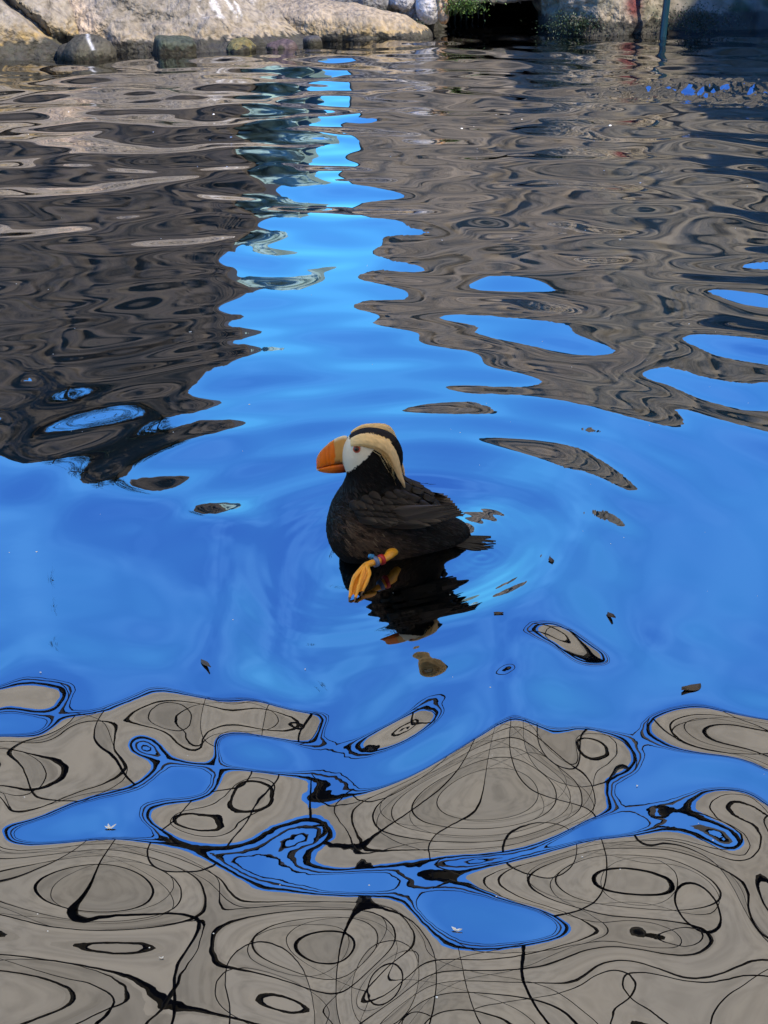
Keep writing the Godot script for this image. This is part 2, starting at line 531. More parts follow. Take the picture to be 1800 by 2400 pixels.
func make_shore() -> void:
	var brown_pale := Color(0.20, 0.175, 0.14)
	var brown_dark := Color(0.055, 0.047, 0.038)
	var grey_pale := Color(0.26, 0.225, 0.17)
	var grey_dark := Color(0.14, 0.122, 0.096)
	# ground behind the rocks, out to the horizon
	var land := PlaneMesh.new()
	land.size = Vector2(900, 450)
	structure(put("ground", land, plain(Color(0.10, 0.10, 0.06).linear_to_srgb(), 0.95), self, Transform3D(Basis(), Vector3(0, 0.05, -242.5))))
	cliff("rock_cliff", "tall dark brown cliff behind the pale slabs on the left shore", -9.0, -1.42, -13.5, [[-9.0, 5.0], [-4.1, 4.75], [-2.5, 4.3], [-1.85, 3.8], [-1.65, 3.0], [-1.4, 2.9]], 0.12, 190, 110,
		func(p, n): return bank_tint(p, n, Color(0.082, 0.068, 0.053), Color(0.052, 0.044, 0.036), 0.12, 0.0, 0.0, 0.3), null, 0.22)
	cliff("teal_stand_in", "made-up blue green rock buttress in place of a shaded backdrop beside the gap in the cliffs", -1.5, -0.80, -13.9, [[-1.5, 2.4], [-0.80, 2.3]], 0.05, 50, 60,
		func(p, n): return bank_tint(p, n, Color(0.30, 0.46, 0.45), Color(0.20, 0.32, 0.32), 0.1))  # made-up rock, its teal stands in for a shaded backdrop in the gap
	var cave := func(p: Vector3) -> Vector3:
		var edge_x := 1.10 + noise.get_noise_2d(p.y * 6.0, 4.0) * 0.06
		var wide := 0.50 + 0.05 * noise.get_noise_2d(p.y * 9.0, 14.0)
		var roof := 0.20 + 0.05 * (p.x - 0.7) + noise.get_noise_2d(p.x * 7.0, 21.0) * 0.04
		if absf(p.x - edge_x) < wide and p.y < roof and p.z > -15.0:
			p.z -= 1.9
		return p
	cliff("cave_cliff", "grey brown cliff above the dark cave at the far shore", -0.35, 9.0, -13.7, [[-0.36, 1.9], [-0.28, 2.2], [0.1, 2.9], [0.5, 3.3], [1.0, 3.5], [2.0, 4.2], [4.1, 4.5], [9.0, 4.6]], 0.12, 330, 150,
		func(p, n):
			if p.x > 2.25:
				return bank_tint(p, n, Color(0.22, 0.195, 0.15), Color(0.12, 0.105, 0.08), 0.16, 0.0, 1.0, 0.5)
			return bank_tint(p, n, Color(0.22, 0.185, 0.142), Color(0.13, 0.11, 0.085), 0.14, 0.1, 0.5, 0.28), cave, 0.18)
	cliff("added_shade_cliff", "unseen dark cliff added on the right to shade the right bank", -2.0, 9.0, 0.0, [[-2.0, 7.5], [3.0, 7.2], [9.0, 5.6]], 0.1, 90, 60,
		func(p, n): return bank_tint(p, n, brown_pale, brown_dark, 0.15, 0.0, 0.7))
	var side: Node3D = get_node("added_shade_cliff")  # cliff out of view, added to cast shade on the right bank
	side.rotation.y = -PI / 2
	side.position = Vector3(7.1, 0, -11.0)
	# pale slabs on the left
	var cracks := func(p: Vector3) -> Vector3:
		var w := noise.get_noise_3dv(p * 1.5) * 0.06
		for c in [[-2.50, 1.25, 0.045, 0.14], [-1.2, 0.9, 0.03, 0.022], [-3.15, 1.2, 0.02, 0.03]]:
			var off: float = p.x - c[0] + c[1] * p.y + w
			p.z -= c[3] * exp(-pow(off / c[2], 2))
			p.y -= 0.5 * c[3] * exp(-pow(off / c[2], 2))
		return p
	rock("granite_slab", "pale granite slab at the far left, left of the diagonal crack", Vector3(1.55, 1.35, 1.5), 2.6, Vector3(-24, 8, -20), Vector3(-4.05, -0.42, -12.45), 0.10, 110,
		func(p, n): return bank_tint(p, n, grey_pale, grey_dark, 0.13, 0.9), "", null, cracks)
	rock("granite_slab", "broad pale granite slab sloping to the water, right of the crack", Vector3(2.3, 1.5, 1.7), 2.4, Vector3(-20, -4, -25), Vector3(-2.35, -0.72, -13.35), 0.10, 170,
		func(p, n):
			var c := bank_tint(p, n, grey_pale, grey_dark, 0.09, 0.35)
			# a cream seam and white droppings that run down the slab
			var across: float = p.x + 0.75 * p.y + 2.36
			var seam := exp(-pow((across + noise.get_noise_3dv(p * 2.0) * 0.12) / 0.15, 2))
			c = mix3(c, Color(0.46, 0.35, 0.235), seam * 0.9 * clampf((p.y - 0.05) * 9.0, 0.0, 1.0))
			var drip := fine.get_noise_3d((p.x + 0.7 * p.y) * 2.6, p.y * 0.35, 7.0)
			if p.y > 0.24 and p.x > -1.6:
				c = mix3(c, Color(0.46, 0.44, 0.40), (drip - 0.22) * 5.0)
			return c, "", null, cracks)
	rock("rock_ledge", "low sunlit ledge reaching right toward the cave", Vector3(0.80, 0.20, 0.55), 2.8, Vector3(0, 4, -9), Vector3(-0.35, 0.06, -13.2), 0.07, 60,
		func(p, n): return bank_tint(p, n, Color(0.33, 0.265, 0.18), grey_dark, 0.06, 0.6))
	rock("rock_block", "grey fissured rock block behind the sunlit ledge", Vector3(0.80, 0.62, 0.4), 3.2, Vector3(0, -8, -4), Vector3(-0.25, 0.2, -13.9), 0.14, 60,
		func(p, n): return bank_tint(p, n, Color(0.26, 0.25, 0.24), Color(0.07, 0.07, 0.075), 0.1, 0.0, 0.5))
	rock("rock_lump", "whitish knob of rock at the left lip of the cave", Vector3(0.13, 0.15, 0.13), 2.2, Vector3(10, 20, 14), Vector3(0.42, 0.21, -13.45), 0.05, 26,
		func(p, n): return bank_tint(p, n, Color(0.50, 0.48, 0.46), Color(0.22, 0.21, 0.21), 0.07))
	rock("rock_lump", "small pale knob above the end of the ledge", Vector3(0.14, 0.12, 0.13), 2.2, Vector3(0, 40, -12), Vector3(0.17, 0.27, -13.55), 0.05, 26,
		func(p, n): return bank_tint(p, n, Color(0.42, 0.41, 0.41), Color(0.16, 0.155, 0.16), 0.07))
	rock("stained_rock", "upright knob with an orange rust streak beside the cave mouth", Vector3(0.075, 0.2, 0.12), 2.4, Vector3(0, 0, 6), Vector3(0.545, 0.27, -13.45), 0.04, 26,
		func(p, n): return mix3(bank_tint(p, n, Color(0.42, 0.37, 0.30), Color(0.2, 0.17, 0.13), 0.08), Color(0.46, 0.22, 0.06), 0.35 + fine.get_noise_3dv(p * 2.0)))
	# the block between the cave and the right bank
	rock("rock_pillar", "pale rounded rock with a dark red stain, right of the cave", Vector3(0.57, 1.1, 0.62), 2.7, Vector3(-8, 5, 2), Vector3(2.10, 0.34, -13.85), 0.12, 100,
		func(p, n):
			var c := bank_tint(p, n, Color(0.33, 0.28, 0.205), Color(0.15, 0.13, 0.096), 0.13, 0.1, 0.75)
			var s := exp(-pow((p.x - 2.33 + 0.04 * fine.get_noise_2d(p.y * 4.0, 3.0)) / 0.075, 2) - pow((p.y - 0.30) / 0.15, 4))
			return mix3(c, Color(0.10, 0.018, 0.012), s * 1.3))
	# stones standing in the water
	rock("shore_stone", "dark wet dome stone with a white streak at the foot of the crack", Vector3(0.21, 0.125, 0.2), 2.3, Vector3(0, 15, 0), Vector3(-2.45, 0.015, -11.5), 0.06, 40,
		func(p, n):
			var streak := exp(-pow((p.x + 2.36 + 0.6 * (p.y - 0.1)) / 0.012, 2)) * (1.0 if p.y > 0.07 else 0.0)
			return mix3(bank_tint(p, n, Color(0.075, 0.07, 0.05), Color(0.035, 0.032, 0.026), 0.02, 0.0, 0.1), Color(0.5, 0.5, 0.48), streak), "", M.wet_rock)
	rock("shore_stone", "squared grey green stone standing alone in the water, largest of the four", Vector3(0.18, 0.12, 0.15), 4.5, Vector3(4, 18, -5), Vector3(-1.74, 0.03, -11.7), 0.05, 40,
		func(p, n): return bank_tint(p, n, Color(0.07, 0.08, 0.055), Color(0.035, 0.04, 0.032), 0.06, 0.0, 0.1), "", M.wet_rock)
	rock("shore_stone", "olive stone with a pale top, right of the squared stone", Vector3(0.145, 0.095, 0.13), 2.4, Vector3(0, 50, 0), Vector3(-1.21, 0.0, -12.0), 0.06, 36,
		func(p, n): return bank_tint(p, n, Color(0.16, 0.15, 0.07), Color(0.05, 0.05, 0.025), 0.03, 0.3, 0.1), "", M.wet_rock)
	rock("shore_stone", "low reddish grey stone beside the olive one", Vector3(0.14, 0.085, 0.12), 2.5, Vector3(0, 10, 4), Vector3(-0.89, -0.005, -12.1), 0.05, 36,
		func(p, n): return bank_tint(p, n, Color(0.13, 0.085, 0.08), Color(0.06, 0.05, 0.05), 0.01), "", M.wet_rock)
	rock("shore_stone", "small dark stone at the left end of the sunlit ledge", Vector3(0.075, 0.075, 0.08), 2.8, Vector3(0, 30, 8), Vector3(-0.63, 0.01, -12.3), 0.03, 28,
		func(p, n): return bank_tint(p, n, Color(0.08, 0.075, 0.07), Color(0.04, 0.04, 0.04), 0.04), "", M.wet_rock)
	# moss cushion over the cave mouth
	for e in [[Vector3(0.72, 0.26, -13.42), 1.0, "bright green moss hanging over the left of the cave mouth", Color(0.05, 0.10, 0.012)],
			[Vector3(1.78, 0.10, -13.22), 1.25, "dark green weed at the foot of the pale pillar, left of its stain", Color(0.012, 0.03, 0.008)],
			[Vector3(2.95, 0.14, -13.35), 1.6, "dark green weed on the right bank beyond the pipe", Color(0.012, 0.028, 0.009)],
			[Vector3(0.2, 0.08, -13.3), 0.7, "dark weed in the cleft under the whitish knobs", Color(0.014, 0.025, 0.008)]]:
		var clump := thing("moss_cushion", e[2], "moss", e[0])
		var blades := SurfaceTool.new()
		blades.begin(Mesh.PRIMITIVE_TRIANGLES)
		rng.seed = 77 + int(e[1] * 10)
		for k in 1500:
			var d: Vector3 = Vector3(rng.randfn() * 1.4, rng.randfn() * 0.7, absf(rng.randfn())) * Vector3(0.075, 0.055, 0.05) * e[1]
			var half := Vector3(rng.randf() - 0.5, rng.randf() - 0.5, rng.randf() - 0.5).normalized() * 0.007
			var tip := d + Vector3(rng.randf() - 0.5, rng.randf() - 0.6, rng.randf()) * 0.04
			blades.set_color(e[3] * rng.randf_range(0.4, 1.3))
			for q in [d - half, d + half, tip]:
				blades.add_vertex(q)
		blades.generate_normals()
		put("leaf_mat", blades.commit(), M.needle, clump).set_meta("kind", "stuff")
	# pipe that feeds the pool
	var hose := thing("inflow_pipe", "blue green pipe running down into the water right of the pale pillar", "pipe", Vector3(2.58, 0, -13.1))
	put("pipe", tube(smooth_path([Vector3(-0.08, 0.62, -0.3), Vector3(-0.01, 0.58, -0.05), Vector3(0.02, 0.42, 0), Vector3(0.015, 0.15, 0.01), Vector3(0, -0.3, 0.02)], 24), range(25).map(func(_k): return 0.032), 14), M.hose, hose)
	put("collar", tube([Vector3(0.02, 0.34, 0), Vector3(0.02, 0.38, 0)], [0.04, 0.04], 14), M.steel, hose)
	# grating inside the cave
	var grate := thing("cave_grating", "dark steel grating half hidden inside the cave", "grating", Vector3(0.82, 0, -14.6))
	for k in 8:
		put("bar", tube([Vector3(-0.21 + 0.06 * k, -0.2, 0), Vector3(-0.21 + 0.06 * k, 0.34, 0)], [0.011, 0.011], 8), M.steel, grate)
	put("rail", tube([Vector3(-0.24, 0.33, 0), Vector3(0.24, 0.33, 0)], [0.014, 0.014], 8), M.steel, grate)
	# small pines on the left cliff
	var pines := [[Vector3(-3.35, 4.55, -13.95), 1.0, "bushy little pine on the left cliff top, taller one"], [Vector3(-2.75, 4.35, -13.95), 0.7, "small leaning pine on the left cliff top"]]
	for e in pines:
		var t := thing("pine_shrub", e[2], "shrub", e[0])
		rng.seed = 900 + int(e[1] * 10)
		put("trunk", tube([Vector3(0, -0.3, -0.1), Vector3(0.02, 0.2, 0.1) * e[1], Vector3(0.06, 0.5, 0.3) * e[1]], [0.04, 0.03, 0.012], 8), M.bark, t)
		var st := SurfaceTool.new()
		st.begin(Mesh.PRIMITIVE_TRIANGLES)
		for k in 90:
			var from: Vector3 = Vector3(0.02, rng.randf_range(-0.1, 0.5), 0.15) * e[1]
			var out: Vector3 = Vector3(rng.randfn(), rng.randfn() * 0.5 - 0.1, rng.randfn() * 0.7 + 0.3).normalized() * rng.randf_range(0.1, 0.42) * e[1]
			for q in 26:
				var c: Vector3 = from + out * rng.randf_range(0.3, 1.0)
				var dir: Vector3 = (out.normalized() + Vector3(rng.randfn(), rng.randfn(), rng.randfn()) * 0.55).normalized() * rng.randf_range(0.06, 0.13)
				var w: Vector3 = dir.cross(Vector3(rng.randfn(), rng.randfn(), rng.randfn())).normalized() * 0.003
				st.set_color(Color(0.02, 0.035, 0.016) * rng.randf_range(0.5, 1.4))
				for v in [c - w, c + w, c + dir]:
					st.add_vertex(v)
		st.generate_normals()
		put("crown", st.commit(), M.needle, t)


# ---------------------------------------------------------------- the canopy over the visitors
func make_canopy() -> void:
	var canopy := thing("visitor_canopy", "cream fabric canopy on dark beams over the near side of the pool", "canopy", Vector3(0, CANOPY_HEIGHT, 0))
	rng.seed = 12
	var xs := range(-7, 8)
	var step := 0.88
	var depths := [1.6, 0.2, -1.2, -2.5, -3.3, -4.1, -4.85, -5.6, CANOPY_EDGE]
	for j in depths.size() - 1:
		for i in xs.size() - 1:
			var x0: float = xs[i] * step
			var x1: float = xs[i + 1] * step
			var z0: float = depths[j]
			var z1: float = depths[j + 1]
			var points := PackedVector3Array()
			for b in 7:
				for a in 7:
					var u := a / 6.0
					var v := b / 6.0
					points.append(Vector3(lerpf(x0, x1, u), 0.07 + 0.02 * sin(PI * u) * sin(PI * v), lerpf(z0, z1, v)))
			put("fabric_panel", grid_mesh(points, 7), M["cloth%d" % (rng.randi() % 4)], canopy)
	for i in xs.size():
		put("beam", box(Vector3(0.020 if i % 2 else 0.038, 0.035, 7.8)), M.grey_beam if i % 2 else M.beam, canopy, Transform3D(Basis(), Vector3(xs[i] * step, 0, -2.3)))
	for j in depths.size():
		var wide := 0.022 if j % 2 else 0.045
		if j == depths.size() - 1:
			wide = 0.04
		put("purlin", box(Vector3(12.4, 0.03, wide)), M.beam, canopy, Transform3D(Basis(), Vector3(0, -0.003 if j < depths.size() - 1 else 0.004, depths[j])))
	put("edge_rail", box(Vector3(12.4, 0.02, 0.014)), M.beam, canopy, Transform3D(Basis(), Vector3(0, -0.02, CANOPY_EDGE - 0.10)))
	put("edge_cable", tube([Vector3(-6.2, -0.04, CANOPY_EDGE - 0.16), Vector3(6.2, -0.04, CANOPY_EDGE - 0.16)], [0.006, 0.006], 8), M.beam, canopy)
	for j in range(3, depths.size() - 1):
		for i in range(2, xs.size() - 3):
			if (i + j) % 2 == 0:
				for turn in 2:
					var a := Vector3(xs[i + turn] * step, -0.075 - 0.02 * turn, depths[j])
					var b := Vector3(xs[i + 1 - turn] * step, -0.075 - 0.02 * turn, depths[j + 1])
					put("brace_cable", tube([a, b], [0.009, 0.009], 6), M.grey_beam if (i + turn) % 3 else M.beam, canopy)


func make_added_shelter() -> void:
	# unseen deck and pale wall, added to cut blue skylight and bounce warm light
	var deck := thing("added_deck", "unseen concrete deck with a low rim, added with its pale backing for bounce light", "deck", Vector3(0, 0, 0.95))
	put("slab", box(Vector3(12.4, 0.5, 1.3)), M.concrete, deck, Transform3D(Basis(), Vector3(0, -0.12, 0)))
	put("rim", box(Vector3(12.4, 0.16, 0.14)), M.concrete, deck, Transform3D(Basis(), Vector3(0, 0.205, -0.57)))
	put("bounce_wall", box(Vector3(12.4, 3.3, 0.2)), M.plaster, deck, Transform3D(Basis(), Vector3(0, 1.42, 0.76)))


# ---------------------------------------------------------------- the puffin
func ellipsoid(p: Vector3, c: Vector3, r: Vector3) -> float:
	var q := p - c
	var k0 := (q / r).length()
	var k1 := (q / (r * r)).length()
	return k0 * (k0 - 1.0) / maxf(k1, 1e-6)


func capsule(p: Vector3, a: Vector3, b: Vector3, ra: float, rb: float) -> float:
	var t := clampf((p - a).dot(b - a) / (b - a).length_squared(), 0.0, 1.0)
	return p.distance_to(a.lerp(b, t)) - lerpf(ra, rb, t)


func join(a: float, b: float, k: float) -> float:
	var h := maxf(k - absf(a - b), 0.0) / k
	return minf(a, b) - h * h * k * 0.25


func puffin_field(p: Vector3) -> float:
	var d := ellipsoid(p, Vector3(-0.055, 0.045, 0), Vector3(0.069, 0.085, 0.078))
	d = join(d, ellipsoid(p, Vector3(0.015, 0.036, 0), Vector3(0.105, 0.082, 0.083)), 0.03)
	d = join(d, ellipsoid(p, Vector3(0.092, 0.026, 0), Vector3(0.085, 0.046, 0.058)), 0.04)
	d = join(d, ellipsoid(p, Vector3(0.140, 0.026, -0.010), Vector3(0.040, 0.024, 0.032)), 0.025)
	d = join(d, capsule(p, Vector3(-0.036, 0.10, 0), Vector3(-0.020, 0.195, 0), 0.062, 0.049), 0.035)
	d = join(d, ellipsoid(p, Vector3(-0.030, 0.223, 0), Vector3(0.057, 0.049, 0.046)), 0.02)
	d = join(d, ellipsoid(p, Vector3(-0.048, 0.203, 0), Vector3(0.038, 0.036, 0.036)), 0.015)
	d = join(d, ellipsoid(p, Vector3(0.0, 0.208, 0), Vector3(0.037, 0.05, 0.040)), 0.02)
	d = join(d, ellipsoid(p, Vector3(0.018, 0.098, 0), Vector3(0.075, 0.044, 0.066)), 0.04)
	return d


func puffin_normal(p: Vector3) -> Vector3:
	var e := 0.002
	return Vector3(puffin_field(p + Vector3(e, 0, 0)) - puffin_field(p - Vector3(e, 0, 0)), puffin_field(p + Vector3(0, e, 0)) - puffin_field(p - Vector3(0, e, 0)), puffin_field(p + Vector3(0, 0, e)) - puffin_field(p - Vector3(0, 0, e))).normalized()


func onto_puffin(p: Vector3, above := 0.0) -> Vector3:
	for k in 4:
		p -= puffin_normal(p) * (puffin_field(p) - above) * 0.9
	return p


func puffin_color(p: Vector3) -> Color:
	var jag := fine.get_noise_3dv(p * 26.0) * 0.0035 + fine.get_noise_3dv(p * 9.0) * 0.002
	var grain := 1.0 + 0.5 * noise.get_noise_3d(p.x * 60.0, p.y * 150.0, p.z * 150.0)
	var black := Color(0.011, 0.010, 0.010) * grain
	if p.y > 0.162 and p.x < 0.06:
		var z := absf(p.z)
		var y := p.y + jag
		var face_line := 0.250 + (p.x + 0.0135) * 1.06
		var rear := p.x + jag
		var cream_low := 0.2525 + 0.25 * maxf(0.0, -0.062 - p.x) - 0.03 * maxf(0.0, p.x + 0.04)
		var cream := Color(0.88, 0.62, 0.29) * (0.93 + 0.1 * grain * 0.5)
		if y > cream_low and rear < 0.03 and y > 0.245:
			# crown stripe between the two cream brows
			if z < 0.0165 + jag + 0.12 * maxf(0.0, p.x + 0.03) and p.x > -0.081 - jag + z * 0.3:
				return Color(0.026, 0.022, 0.023) * grain
			return cream
		if y > face_line and y <= cream_low and rear < -0.013 and z > 0.0:
			return Color(0.90, 0.82, 0.68)
		if p.x < -0.0735 and y > 0.19:
			return Color(0.90, 0.82, 0.68)
		return black
	# brown flank and breast side
	var flank := exp(-pow((p.x + 0.03 + 0.9 * (p.y - 0.05)) / 0.06, 2) - pow((p.y - 0.045) / 0.05, 2)) * clampf((absf(p.z) - 0.03) / 0.03, 0.0, 1.0)
	flank *= clampf(0.7 + 1.6 * noise.get_noise_3d(p.x * 30.0, p.y * 60.0, p.z * 30.0), 0.0, 1.0)
	return black.lerp(Color(0.105, 0.068, 0.048), flank)


func puffin_skin() -> ArrayMesh:
	# surface nets over the field, only in the cells near the surface
	var cell := 0.0026
	var low := Vector3(-0.14, -0.06, -0.104)
	var block := 6
	var n := Vector3i(21, 23, 14)   # blocks
	var size := n * block + Vector3i.ONE
	var values := PackedFloat32Array()
	values.resize(size.x * size.y * size.z)
	values.fill(9.0)
	var near := []
	for bz in n.z:
		for by in n.y:
			for bx in n.x:
				var c := low + (Vector3(bx, by, bz) + Vector3.ONE * 0.5) * block * cell
				if absf(puffin_field(c)) < block * cell * 1.05:
					near.append(Vector3i(bx, by, bz))
	for b in near:
		for k in block + 1:
			for j in block + 1:
				for i in block + 1:
					var x: int = b.x * block + i
					var y: int = b.y * block + j
					var z: int = b.z * block + k
					var at: int = (z * size.y + y) * size.x + x
					if values[at] > 8.0:
						values[at] = puffin_field(low + Vector3(x, y, z) * cell)
	var points := PackedVector3Array()
	var colors := PackedColorArray()
	var normals := PackedVector3Array()
	var where := {}
	var strides := [1, size.x, size.x * size.y]
	var corners := []
	for q in 8:
		corners.append((q & 1) * strides[0] + ((q >> 1) & 1) * strides[1] + (q >> 2) * strides[2])
	for b in near:
		for k in block:
			for j in block:
				for i in block:
					var x: int = b.x * block + i
					var y: int = b.y * block + j
					var z: int = b.z * block + k
					var at: int = (z * size.y + y) * size.x + x
					var inside := 0
					var bad := false
					for q in 8:
						var v := values[at + corners[q]]
						if v < 0.0:
							inside += 1
						if v > 8.0:
							bad = true
					if inside == 0 or inside == 8 or bad:
						continue
					var p := low + (Vector3(x, y, z) + Vector3.ONE * 0.5) * cell
					for s in 2:
						p -= puffin_normal(p) * puffin_field(p)
					where[at] = points.size()
					points.append(p)
					normals.append(puffin_normal(p))
					colors.append(puffin_color(p))
	var index := PackedInt32Array()
	for at in where:
		for axis in 3:
			var s: int = strides[axis]
			var u: int = strides[(axis + 1) % 3]
			var v: int = strides[(axis + 2) % 3]
			var here := values[at]
			if (here < 0.0) == (values[at + s] < 0.0):
				continue
			if not (where.has(at - u) and where.has(at - v) and where.has(at - u - v)):
				continue
			var quad := [where[at], where[at - u], where[at - u - v], where[at - v]]
			if here < 0.0:
				index.append_array([quad[0], quad[2], quad[1], quad[0], quad[3], quad[2]])
			else:
				index.append_array([quad[0], quad[1], quad[2], quad[0], quad[2], quad[3]])
	return finish(points, index, colors, normals)


func feather_mesh(length: float, width: float, pale: Color, dark: Color, point := 0.6, blunt := 0.55) -> ArrayMesh:
	# along +x from the quill, bowed across and along, with a raised shaft; the tip is rounded or pointed
	var points := PackedVector3Array()
	var colors := PackedColorArray()
	var rows := 9
	var across := 7
	for j in rows:
		var t := float(j) / (rows - 1)
		var w := width * 0.5 * pow(sin(PI * clampf(0.06 + 0.94 * pow(t, point), 0.0, 1.0)), blunt)
		for i in across:
			var u := 1.0 - 2.0 * i / (across - 1)
			var lift := -0.25 * width * u * u + (0.05 * width if i == across / 2 else 0.0) - length * 0.03 * t * t
			points.append(Vector3(length * t - 0.03 * length * absf(u) * (1.0 - t), lift + width * 0.12, w * u))
			colors.append(dark.lerp(pale, clampf(0.35 * absf(u) + 0.65 * t * t, 0.0, 1.0)))
	return grid_mesh(points, across, colors)


func lay(parent: Node3D, mesh: Mesh, at: Vector3, along: Vector3, out: Vector3, tilt: float, material: Material) -> void:
	# a feather from «at», lying along the body with its outer face outward, its tip lifted by «tilt»
	var x := (along - out * along.dot(out)).normalized()
	x = (x + out * tilt).normalized()
	var z := x.cross(out).normalized()
	put("feather", mesh, material, parent, Transform3D(Basis(x, z.cross(x), z), at))


func make_wing(puffin: Node3D, s: float) -> void:
	var wing := Node3D.new()
	wing.name = "wing"
	puffin.add_child(wing, true)
	rng.seed = 40 + int(s)
	var browns := [Color(0.070, 0.056, 0.048), Color(0.050, 0.041, 0.037), Color(0.095, 0.077, 0.064)]
	var black := Color(0.014, 0.012, 0.012)
	var small := []
	var mid := []
	var long := []
	var quill := []
	for k in 3:
		small.append(feather_mesh(0.028, 0.022, browns[k] * 0.62, black, 0.75))
		mid.append(feather_mesh(0.044, 0.024, browns[k] * 0.85, black, 0.7))
		long.append(feather_mesh(0.085, 0.024, browns[k] * 1.05, black * 1.3, 0.65))
		quill.append(feather_mesh(0.125, 0.019, browns[k] * 1.5, black * 2.0, 0.38, 0.9))
	# primaries and secondaries first, the shorter rows over them
	for k in 7:
		var t := k / 6.0
		var at := onto_puffin(Vector3(0.052 - 0.005 * k, (0.086 if s > 0.0 else 0.040) + 0.006 * k, s * 0.08), 0.006 + 0.0014 * k)
		var aim := Vector3(0.160 - 0.012 * t, (0.085 if s > 0.0 else 0.024) + 0.006 * t, s * (0.036 - 0.012 * t))
		lay(wing, quill[k % 3], at, aim - at, Vector3(0.1, 0.75, s * 0.66).normalized(), 0.0, M.feather)
	for row in 8:
		var many: int = [6, 7, 8, 8, 7, 7, 6, 5][row]
		for k in many:
			var t := (k + 0.5 * (row % 2)) / many
			var x: float = [0.0, -0.035, -0.055, -0.068, -0.070, -0.05, -0.03, 0.0][row] + t * [0.075, 0.105, 0.115, 0.115, 0.10, 0.11, 0.11, 0.10][row]
			var y: float = [0.093, 0.098, 0.107, 0.117, 0.128, 0.138, 0.145, 0.146][row] - t * [0.0, 0.004, 0.008, 0.012, 0.020, 0.03, 0.045, 0.05][row]
			var at := onto_puffin(Vector3(x, y, s * [0.085, 0.085, 0.08, 0.07, 0.055, 0.044, 0.030, 0.012][row]), 0.0035 + 0.0006 * row - (0.002 if row > 4 else 0.0))
			var mesh: Mesh = long[rng.randi() % 3] if row == 0 else mid[rng.randi() % 3] if row < 3 else small[rng.randi() % 3]
			lay(wing, mesh, at, Vector3(1.0, [-0.08, -0.2, -0.32, -0.42, -0.5, -0.5, -0.45, -0.4][row] + 0.16 * t + rng.randf_range(-0.08, 0.08), -0.15 * s), puffin_normal(at), 0.10, M.feather)
	# the folded edge of the wing with its one paler covert
	if s > 0:
		var pale := feather_mesh(0.030, 0.013, Color(0.11, 0.095, 0.075), Color(0.06, 0.05, 0.04), 0.7)
		var at := onto_puffin(Vector3(0.0, 0.096, 0.09), 0.010)
		lay(wing, pale, at, Vector3(1, 0.05, -0.1), puffin_normal(at), 0.02, M.feather)


func bill(upper: bool) -> ArrayMesh:
	# cross-sections from the face (first) to the tip
	var xs := [-0.0775, -0.085, -0.094, -0.1035, -0.1075, -0.1135, -0.1205, -0.128, -0.1345, -0.139, -0.1422]
	var tops := [0.2555, 0.2562, 0.2535, 0.2485, 0.2455, 0.2415, 0.2345, 0.2275, 0.2195, 0.2120, 0.2035]
	var gape := [0.1985, 0.1975, 0.1955, 0.1938, 0.193, 0.1915, 0.1895, 0.187, 0.1845, 0.182, 0.180]
	var lows := [0.1745, 0.1725, 0.1715, 0.171, 0.171, 0.171, 0.1715, 0.1725, 0.1745, 0.1765, 0.1785]
	var half := [0.0165, 0.0160, 0.0145, 0.0132, 0.0128, 0.0118, 0.0104, 0.0088, 0.0068, 0.0046, 0.0022]
	var points := PackedVector3Array()
	var colors := PackedColorArray()
	var ring := 22
	var steps := 60
	for j in steps + 2:
		var f := minf(float(j) / steps, 1.0) * (xs.size() - 1)
		var k := mini(int(f), xs.size() - 2)
		var t := f - k
		t = t * t * (3 - 2 * t) if false else t
		var x := lerpf(xs[k], xs[k + 1], t)
		var hi := lerpf(tops[k], tops[k + 1], t) if upper else lerpf(gape[k], gape[k + 1], t) - 0.0006
		var lo := lerpf(gape[k], gape[k + 1], t) + 0.0006 if upper else lerpf(lows[k], lows[k + 1], t)
		var w := lerpf(half[k], half[k + 1], t)
		if not upper:
			w *= 0.94
		for i in ring:
			var a := TAU * i / ring
			var v := 0.5 + 0.5 * sin(a)
			var y := lerpf(lo, hi, v)
			# widest at the gape, narrowing to the ridge (or to the chin)
			var open := (v if upper else 1.0 - v)
			var reach := w * (1.0 - 0.80 * pow(open, 1.5)) * pow(absf(cos(a)), 0.35) * signf(cos(a))
			var groove := 0.0
			if upper:
				var bend := x + 0.16 * (y - 0.215) * absf(y - 0.215) / 0.03
				for g in [-0.1145, -0.1225]:
					groove += exp(-pow((bend - g) / 0.0011, 2))
				groove += 0.8 * exp(-pow((bend + 0.1025) / 0.0012, 2))
			reach *= 1.0 - 0.09 * groove
			if j == steps + 1:
				reach *= 0.05
				y = (lo + hi) / 2
			points.append(Vector3(x, y, reach))
			var c := Color(0.86, 0.18, 0.003)
			if upper:
				var rim := x + 0.0012 * sin(y * 400.0) + 0.10 * (y - 0.22) * signf(y - 0.22) * absf(y - 0.22) / 0.03
				if rim > -0.1025:
					c = Color(0.62, 0.33, 0.09)
					if y > hi - 0.006:
						c = Color(0.80, 0.66, 0.44)  # pale ridge: the highlight along the bill top is put into the colour
					if y < 0.2035:
						c = Color(0.30, 0.12, 0.035)
				else:
					c = c.lerp(Color(0.60, 0.11, 0.004), clampf(groove, 0, 1) * 0.5)
					if y > hi - 0.004:
						c = Color(0.78, 0.27, 0.04)
			else:
				c = c.lerp(Color(0.26, 0.035, 0.008), clampf((x + 0.108) / 0.024, 0.0, 1.0))
				if x < -0.1375:
					c = Color(0.78, 0.55, 0.38)
			colors.append(c * (0.94 + 0.12 * fine.get_noise_3dv(Vector3(x, y, reach) * 14.0)))
	return grid_mesh(points, ring, colors, true)


